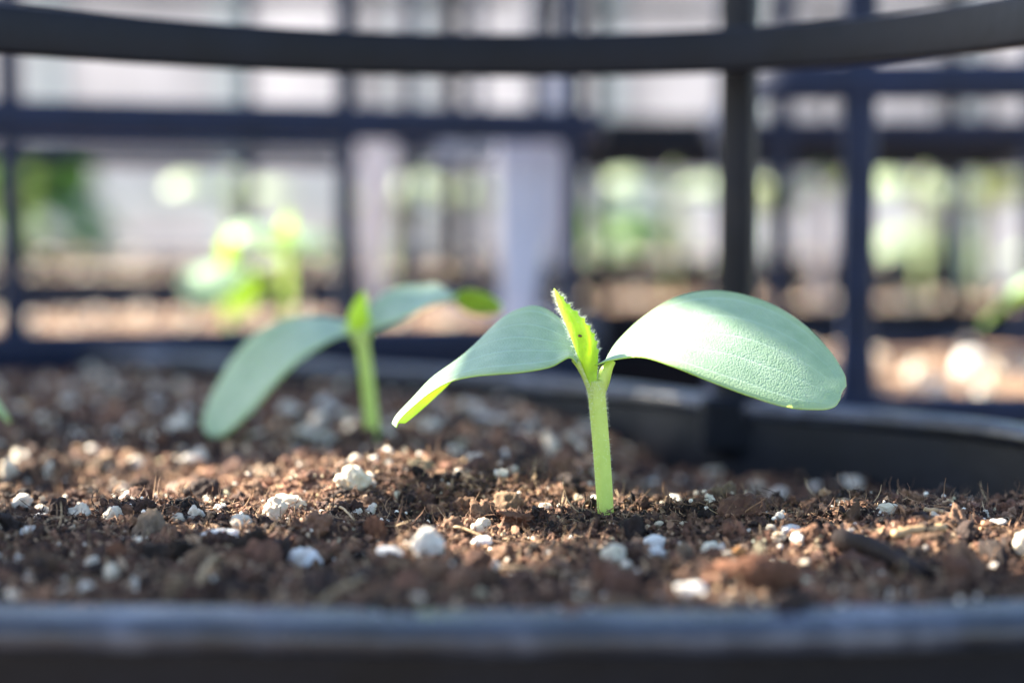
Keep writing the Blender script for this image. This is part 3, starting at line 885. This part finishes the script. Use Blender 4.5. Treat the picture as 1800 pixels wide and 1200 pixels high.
# --- a generic seedling for the trays behind
def generic_leaf(parent, az, L, W, rise, droop, z0, mats=None, fold=.25, roll=0.0):
    st = []
    for i in range(9):
        t = i/8
        r = L*t*(1-.1*t); z = z0+rise*math.sin(t*2.2)-droop*t*t
        w = W/2*(math.sin(math.pi*min(1, (t+.06)/1.09))**.65)
        c = np.array([r*math.cos(az), r*math.sin(az), z]); n = np.array([-math.sin(az), math.cos(az), roll])
        st.append([c+n*w-np.array([0, 0, fold*w]), c, c-n*w-np.array([0, 0, fold*w])])
    V, F, mi, uv, _ = leaf_surface(st, 20, 10, .6)
    o = mesh_np('cotyledon', V, F, mats or [M_COT, M_COT_UNDER], mat_idx=mi, uvs=uv)
    o.parent = parent
    return o
def make_seedling(H, L, W, rise, droop, az, roll=0.0):
    e = empty('seedling', (0, 0, 0))
    pth = catmull([(0, 0, -6), (0, 0, H*.3), (.8, .5, H*.7), (0, 0, H)], 12)
    o = mesh_np('stem', *tube(pth, np.linspace(1.8, 1.6, 12), 8), M_STEM); o.parent = e
    generic_leaf(e, az, L, W, rise, droop, H-.5, roll=roll)
    generic_leaf(e, az+math.pi*.96, L*.95, W, rise*1.2, droop*.8, H-.5, roll=-roll)
    v, f = tube(catmull([(0, 0, H-2), (-.5, 0, H+4), (.5, 0, H+9), (1.5, 0, H+14)], 10), 2.4*np.sin(np.linspace(.5, 3.1, 10))**.8, 8)
    o = mesh_np('true_leaf', v, f, M_TRUE); o.parent = e
    return e
def put(e, x, y, z, rz, sc_, label, group):
    e.location = Vector((x, y, z))*S; e.rotation_euler = (0, 0, rz); e.scale = (sc_,)*3
    tag(e, label, 'seedling', group)
    return e

# ------------------------------------------------------------------ trays behind: lattice crates with soil
def crate(cx, cy, w, d, rz, rails, posts_x, top, mat, label, zfloor=-70, thick=6.0, side_posts=2, post_w=7.0, lower=8.5):
    """lattice crate, front wall centre at (cx, cy): rails = list of (z, height); posts_x = offsets of the front posts"""
    e = empty('crate', (cx, cy, zfloor), rz)
    tag(e, label, 'crate', 'black lattice crates on the bench')
    def addp(name, VF):
        V = np.array(VF[0], float); V[:, 2] -= zfloor
        o = mesh_np(name, V, VF[1], mat, parent=e); shade_auto(o); return o
    def ring(z, h, inset=0.0):
        c = []
        r = 14.0
        for (qx, qy, a0) in ((w/2-r, d-r, 0), (-w/2+r, d-r, 90), (-w/2+r, r, 180), (w/2-r, r, 270)):
            for k in range(5):
                a = math.radians(a0+90*k/4); c.append((qx+r*math.cos(a), qy+r*math.sin(a), z))
        return sweep(c, round_rect(thick, h, 1.5, 2))
    for z, h in rails:
        addp('rail', ring(z, h))
    lo = lower-4
    c = ring(0, 1)
    pts = []
    r = 14.0
    for (qx, qy, a0) in ((w/2-r, d-r, 0), (-w/2+r, d-r, 90), (-w/2+r, r, 180), (w/2-r, r, 270)):
        for k in range(5):
            a = math.radians(a0+90*k/4); pts.append((qx+r*math.cos(a), qy+r*math.sin(a), 0))
    addp('wall', sweep(pts, [(1.4, lo), (-1.4, lo), (-5, zfloor+1), (-2, zfloor+1)]))
    z0 = lo
    def pst(x, y, a=0.0):
        prof = round_rect(post_w, thick*.8, 1.4, 2); m = len(prof); V = []
        zs = np.concatenate([np.linspace(z0, z0+26, 7), [top-12, top]])
        for z in zs:
            k = 1+.9*math.exp(-(z-z0)/8.0)
            V += [(p*k, q, z) for p, q in prof]
        V = rot_z(np.array(V), a)
        V[:, 0] += x; V[:, 1] += y
        F = [(i*m+k, i*m+(k+1) % m, (i+1)*m+(k+1) % m, (i+1)*m+k) for i in range(len(zs)-1) for k in range(m)]
        addp('post', (V, [np.array(F), np.array([list(range(m))[::-1], [(len(zs)-1)*m+k for k in range(m)]])]))
    for x in posts_x:
        pst(x, 0)
        if side_posts: pst(x, d)
    for k in range(side_posts):
        y = d*(k+1)/(side_posts+1)
        pst(-w/2, y, math.pi/2); pst(w/2, y, math.pi/2)
    return e
def tray_soil(e, w, d, z, zfloor, label, seed, gain=1.0):
    n = int(w/4); m = int(d/4)
    X, Y = np.meshgrid(np.linspace(-w/2+3, w/2-3, n), np.linspace(3, d-3, m))
    x, y = X.ravel(), Y.ravel()
    zz = z+2.5*noise2(x, y, 30, seed)+2.2*noise2(x, y, 11, seed+1)+1.5*noise2(x, y, 5, seed+2)
    I = (np.arange(m-1)[:, None]*n+np.arange(n-1)[None, :]).ravel()
    col = np.clip(.5+.6*noise2(x, y, 6, seed+4), 0, 1)[:, None]
    col = (1-col)*np.array([.07, .042, .03])+col*np.array([.28, .17, .10])
    o = mesh_np('potting_soil', np.column_stack([x, y, zz]), np.column_stack([I, I+1, I+n+1, I+n]), M_SOIL, colors=col)
    o.location = e.location.copy(); o.location.z = 0
    o.rotation_euler = e.rotation_euler
    tag(o, label, None, kind='structure')
    k = int(w*d/900)
    for _ in range(k):
        gx_, gy_ = random.uniform(-w/2+8, w/2-8), random.uniform(8, d-8); r = random.uniform(1.2, 3.2)
        place_lump('perlite_grain', random.choice(PM), (gx_, gy_, z+2+r*.3), [r*random.uniform(.7, 1.2) for _ in range(3)], o)
    return o
cB = crate(-119, 303, 322, 280, math.radians(16), [(88, 12.5), (200, 10), (8.5, 12)], (-131, -55, 61, 147), 205, M_PLASTIC_BLUE,
           'blue black lattice crate directly behind the blurred seedling', lower=8.5)
tray_soil(cB, 322, 280, 6, -70, 'sunlit soil in the crate behind the blurred seedling', 50)
cC = crate(225, 222, 300, 280, math.radians(-4), [(95.5, 11), (200, 10), (-6, 10)], (-118, 0, 140), 205, M_PLASTIC_BLUE,
           'navy lattice crate behind the right leaf, with a sunlit white pebble', lower=-6, post_w=10)
cC.location.x += 0
tray_soil(cC, 300, 280, -8, -70, 'sunlit soil in the navy crate at the right', 60)
pb = at(1705, 640, 330)
tag(place_lump('perlite_pebble', lump_mesh('perlite_pebble', 77, 3, M_PERL_WHITE, .2, 0), (pb[0], 330, -5+4), (6.5, 5, 5.5)),
    'large round white pebble on the sunlit soil of the navy crate', 'perlite pebble', 'perlite pebbles on the soil')
cD = crate(195, 610, 330, 280, math.radians(3), [(96, 22), (200, 10), (2, 12)], (-150, 40, 150), 205, M_PLASTIC,
           'far black lattice crate with a thick dark rail behind the right post', lower=2)
tray_soil(cD, 330, 280, 0, -70, 'soil in the far crate with the thick rail', 70)
cE = crate(-200, 660, 380, 280, math.radians(-3), [(215, 10), (18, 10)], (-170, 170), 220, M_PLASTIC,
           'far black lattice crate at the left behind the blue black one', lower=18, side_posts=0)
tray_soil(cE, 380, 280, 16, -70, 'soil in the far left crate', 80)
cF = crate(140, 1010, 420, 300, math.radians(2), [(330, 10), (18, 10)], (-190, 190), 335, M_PLASTIC, 'farthest black lattice crate at the right end of the bench', lower=18, side_posts=0)
tray_soil(cF, 420, 300, 16, -70, 'soil in the farthest crate at the right', 90)
cG = crate(-320, 1030, 460, 300, math.radians(-2), [(330, 10), (18, 10)], (-210, 210), 335, M_PLASTIC, 'farthest black lattice crate at the left end of the bench', lower=18, side_posts=0)
tray_soil(cG, 460, 300, 16, -70, 'soil in the farthest crate at the left', 95)

# seedlings in the crates behind
G_B = 'seedlings in the crates behind'
put(make_seedling(32, 36, 24, 10, 8, .3, .2), *at(505, 560, 400)[:2], 6, 1.0, 1.1, 'bright green backlit seedling in the blue black crate', G_B)
put(make_seedling(26, 38, 26, 6, 22, 2.9), *at(400, 590, 380)[:2], 6, -1.3, 1.05, 'pale drooping seedling left of the bright green one', G_B)
put(make_seedling(32, 40, 26, 8, 18, 1.2, .2), *at(1975, 600, 262)[:2], -6, 1.7, 1.25, 'yellow green seedling cut by the right edge of the picture', G_B)
put(make_seedling(28, 38, 26, 6, 22, .1), *at(-258, 850, 60)[:2], 0, .1, .95, 'seedling whose leaf tip pokes in at the left edge', G_B)
spots = [(410, 470, 760, 1.3, .4), (800, 490, 760, 1.3, 1.0), (690, 500, 700, 1.1, 2.0), (1180, 480, 760, 1.35, .2), (1360, 490, 700, 1.2, 1.7), (1620, 490, 720, 1.3, .8),
         (1720, 480, 820, 1.3, 2.4), (1440, 470, 880, 1.4, 2.8)]
where = ['left of the navy post, yellow green', 'left of the lavender tag', 'beside the pink tag', 'between the lavender tag and the thick post', 'right of the thick post',
         'right of the navy post', 'near the right edge', 'between the two right posts']
sd = make_seedling(40, 40, 28, 12, 10, 0.0, .25)
M_FAR = leaf_material('far_seedling_leaf', (.34, .40, .28), (.48, .56, .30), .3, vein=False)
for ch in sd.children:
    for k in range(len(ch.data.materials)):
        ch.data.materials[k] = M_FAR
for i, ((px, py, y, k, rz), wh) in enumerate(zip(spots, where)):
    e = sd if i == 0 else copy_tree(sd)
    p = at(px, py, y)
    put(e, p[0], y, 14, rz, k, 'strongly blurred seedling in a far crate, ' + wh, G_B)

# plant tags
def plant_tag(pts, y, w_mm, mat, label, lean=0.0):
    p, q = at(*pts[0], y), at(*pts[1], y+lean)
    c = (p+q)/2; L = np.linalg.norm(q-p)
    v, f = rbox(0, 0, 0, w_mm, 1.0, L, .45)
    v[:, 0] *= np.where(v[:, 2] < -L*.42, .45, 1)
    ax = (q-p)/L; ux = np.array([1., 0, 0]); ux -= ax*ux.dot(ax); ux /= np.linalg.norm(ux); uy = np.cross(ax, ux)
    V = c + v[:, 0:1]*ux + v[:, 1:2]*uy + v[:, 2:3]*ax
    o = mesh_np('plant_tag', V, f, mat, origin=c); shade_auto(o)
    return tag(o, label, 'plant tag', 'plant tags stuck in the trays')
plant_tag([(908, 600), (930, 252)], 360, 25, M_TAG, 'pale lavender plastic plant tag standing behind the sharp seedling', 10)
plant_tag([(975, 470), (982, 90)], 470, 12, M_TAG, 'narrower lavender tag rising behind the wide lavender one')
plant_tag([(660, 540), (662, 255)], 560, 20, M_TAG_PINK, 'pinkish white plant tag right of the left crate post', 8)
plant_tag([(1440, 540), (1445, 330)], 700, 13, M_TAG_PINK, 'small pinkish tag between the thick post and the navy post', 8)

# ------------------------------------------------------------------ bench, ground, far growth and greenhouse wall
M_BENCH = simple('bench_wood', (.20, .16, .13), .8, .3, .4, 12, .002, 40)
bench = mesh_np('bench', *rbox(0, 600, -84, 1700, 2000, 24, 4), M_BENCH)
tag(bench, 'dark bench surface under the crates', None, kind='structure')
m, nt, out = new_mat('gravel_ground')
co = coords(nt)
p = N(nt, 'ShaderNodeBsdfPrincipled'); p.inputs['Roughness'].default_value = .9
nt.links.new(ramp(nt, noise_n(nt, co, 60, 6, .7), [(.3, (.28, .26, .24)), (.7, (.52, .48, .45))]), p.inputs['Base Color'])
nt.links.new(p.outputs[0], out.inputs['Surface'])
M_GRAVEL = m
gr = mesh_np('ground', np.array([(-30000, -12000, -850), (30000, -12000, -850), (30000, 48000, -850), (-30000, 48000, -850)], float), np.array([(0, 1, 2, 3)]), M_GRAVEL)
tag(gr, 'pale gravel ground under the bench', None, kind='structure')

m, nt, out = new_mat('greenhouse_film')
co = coords(nt)
d = N(nt, 'ShaderNodeBsdfDiffuse'); t = N(nt, 'ShaderNodeBsdfTranslucent')
c = ramp(nt, noise_n(nt, co, 3, 4, .6), [(.35, (.30, .295, .31)), (.65, (.50, .49, .51))])
nt.links.new(c, d.inputs['Color']); nt.links.new(c, t.inputs['Color'])
mx = nt.nodes.new('ShaderNodeMixShader'); mx.inputs[0].default_value = .6
nt.links.new(d.outputs[0], mx.inputs[1]); nt.links.new(t.outputs[0], mx.inputs[2]); nt.links.new(mx.outputs[0], out.inputs['Surface'])
M_FILM = m
M_STUD = simple('stud_grey', (.30, .34, .34), .6, .4, .2, 10)
wall = empty('greenhouse_wall', (0, 3600, -850))
tag(wall, 'bright white film wall far behind the crates', None, kind='structure')
xs_ = [-1500, -1050, -640, -230, 210, 600, 1010, 1480]
for i in range(len(xs_)-1):
    v, f = rbox((xs_[i]+xs_[i+1])/2, 0, 820, xs_[i+1]-xs_[i]-44, 4, 1580, 1)
    o = mesh_np('film_panel', v, f, M_FILM, parent=wall); shade_auto(o)
for x in xs_:
    o = mesh_np('stud', *rbox(x, 0, 820, 40, 40, 1640, 4), M_STUD, parent=wall); shade_auto(o)
o = mesh_np('cross_rail', *rbox(0, -30, 960, 3000, 18, 34, 4), M_STUD, parent=wall); shade_auto(o)

# leafy plants on the far end of the bench
M_LEAFY = leaf_material('far_leaf', (.08, .15, .05), (.32, .50, .12), .35, vein=False)
M_LEAFY_PALE = leaf_material('far_leaf_pale', (.24, .30, .19), (.50, .62, .30), .3, vein=False)
def make_leafy(n, H, R, mat, seed):
    random.seed(seed)
    e = empty('leafy_plant', (0, 0, 0))
    o = mesh_np('stem', *tube(catmull([(0, 0, 0), (3, 2, H*.4), (0, 0, H*.9)], 8), [3]*8, 6), M_STEM); o.parent = e
    for i in range(n):
        z0 = H*random.uniform(.25, .95)
        generic_leaf(e, random.uniform(0, 6.28), R*random.uniform(.6, 1), R*random.uniform(.4, .6), 12, random.uniform(10, 40), z0, [mat, mat], .2, random.uniform(-.4, .4)).name = 'leaf'
    return e
lp = [make_leafy(14, 120, 75, M_LEAFY, 3), make_leafy(12, 95, 70, M_LEAFY_PALE, 4)]
G_L = 'leafy plants at the far end of the bench'
lspots = [(-500, 1480, 0, 1.8, 'the tallest, at the far left'), (-300, 1500, 0, .7, 'seen in the left crate window'), (-190, 1330, 1, 1.15, 'behind the left post'),
          (-20, 1450, 1, .95, 'left of the lavender tag'), (120, 1520, 0, 1.3, 'between the lavender tag and the thick post'),
          (300, 1400, 1, .9, 'between the thick post and the navy post'), (450, 1550, 1, 1.25, 'right of the navy post'),
          (205, 1340, 1, 1.05, 'just left of the thick post'), (60, 1300, 1, 1.1, 'just right of the lavender tag'),
          (385, 1330, 1, 1.1, 'just behind the navy post'), (560, 1380, 1, 1.2, 'beside the right picture edge')]
used = set()
for x, y, k, s_, wh in lspots:
    e = lp[k] if k not in used else copy_tree(lp[k]); used.add(k)
    e.location = Vector((x, y, -72))*S; e.rotation_euler = (0, 0, random.uniform(0, 6)); e.scale = (s_, s_, s_)
    tag(e, ('dark green' if k == 0 else 'pale green') + ' blurred leafy plant, ' + wh, 'plant', G_L)

# ------------------------------------------------------------------ added boards above, unseen, placed to cut the sun into patches
sun_blocker = empty('added_sun_blocker', (0, 0, 420))
tag(sun_blocker, 'added unseen wooden boards above the tub, placed to shape the sun patches', 'sun_blocker')
H = 420.0
off = np.array([SUN.x, SUN.y])*(H/SUN.z)
e_ = np.array([.86, -.5]); e_ /= np.linalg.norm(e_); n_ = np.array([.5, .86]); n_ /= np.linalg.norm(n_)
ang = math.atan2(e_[1], e_[0])
def blocker_slat(n0, n1, t0, t1):
    c = n_*(n0+n1)/2 + e_*(t0+t1)/2 + off
    v, f = rbox(0, 0, 0, t1-t0, n1-n0, 9, 1.5)
    v = rot_z(v, ang); v[:, 0] += c[0]; v[:, 1] += c[1]
    o = mesh_np('blocker_slat', v, f, M_BLOCKER, parent=sun_blocker); shade_auto(o)
blocker_slat(-150, -90, -300, 260)
blocker_slat(-88, -42, -300, 260)
blocker_slat(-41, 5, 64, 260)  # added to shade the soil at the right front
blocker_slat(33, 90, -300, 260)
blocker_slat(92, 145, -300, 260)
blocker_slat(147, 195, -300, 260)
def blocker_batten(t0, t1, n0, n1):
    c = n_*(n0+n1)/2 + e_*(t0+t1)/2 + off
    v, f = rbox(0, 0, -11, t1-t0, n1-n0, 9, 1.5)
    v = rot_z(v, ang); v[:, 0] += c[0]; v[:, 1] += c[1]
    o = mesh_np('blocker_batten', v, f, M_BLOCKER, parent=sun_blocker); shade_auto(o)
blocker_batten(40, 58, -150, 195)  # added to shade the inner part of the left seed leaf
blocker_batten(-150, -122, -150, 195)
blocker_batten(190, 215, -150, 195)
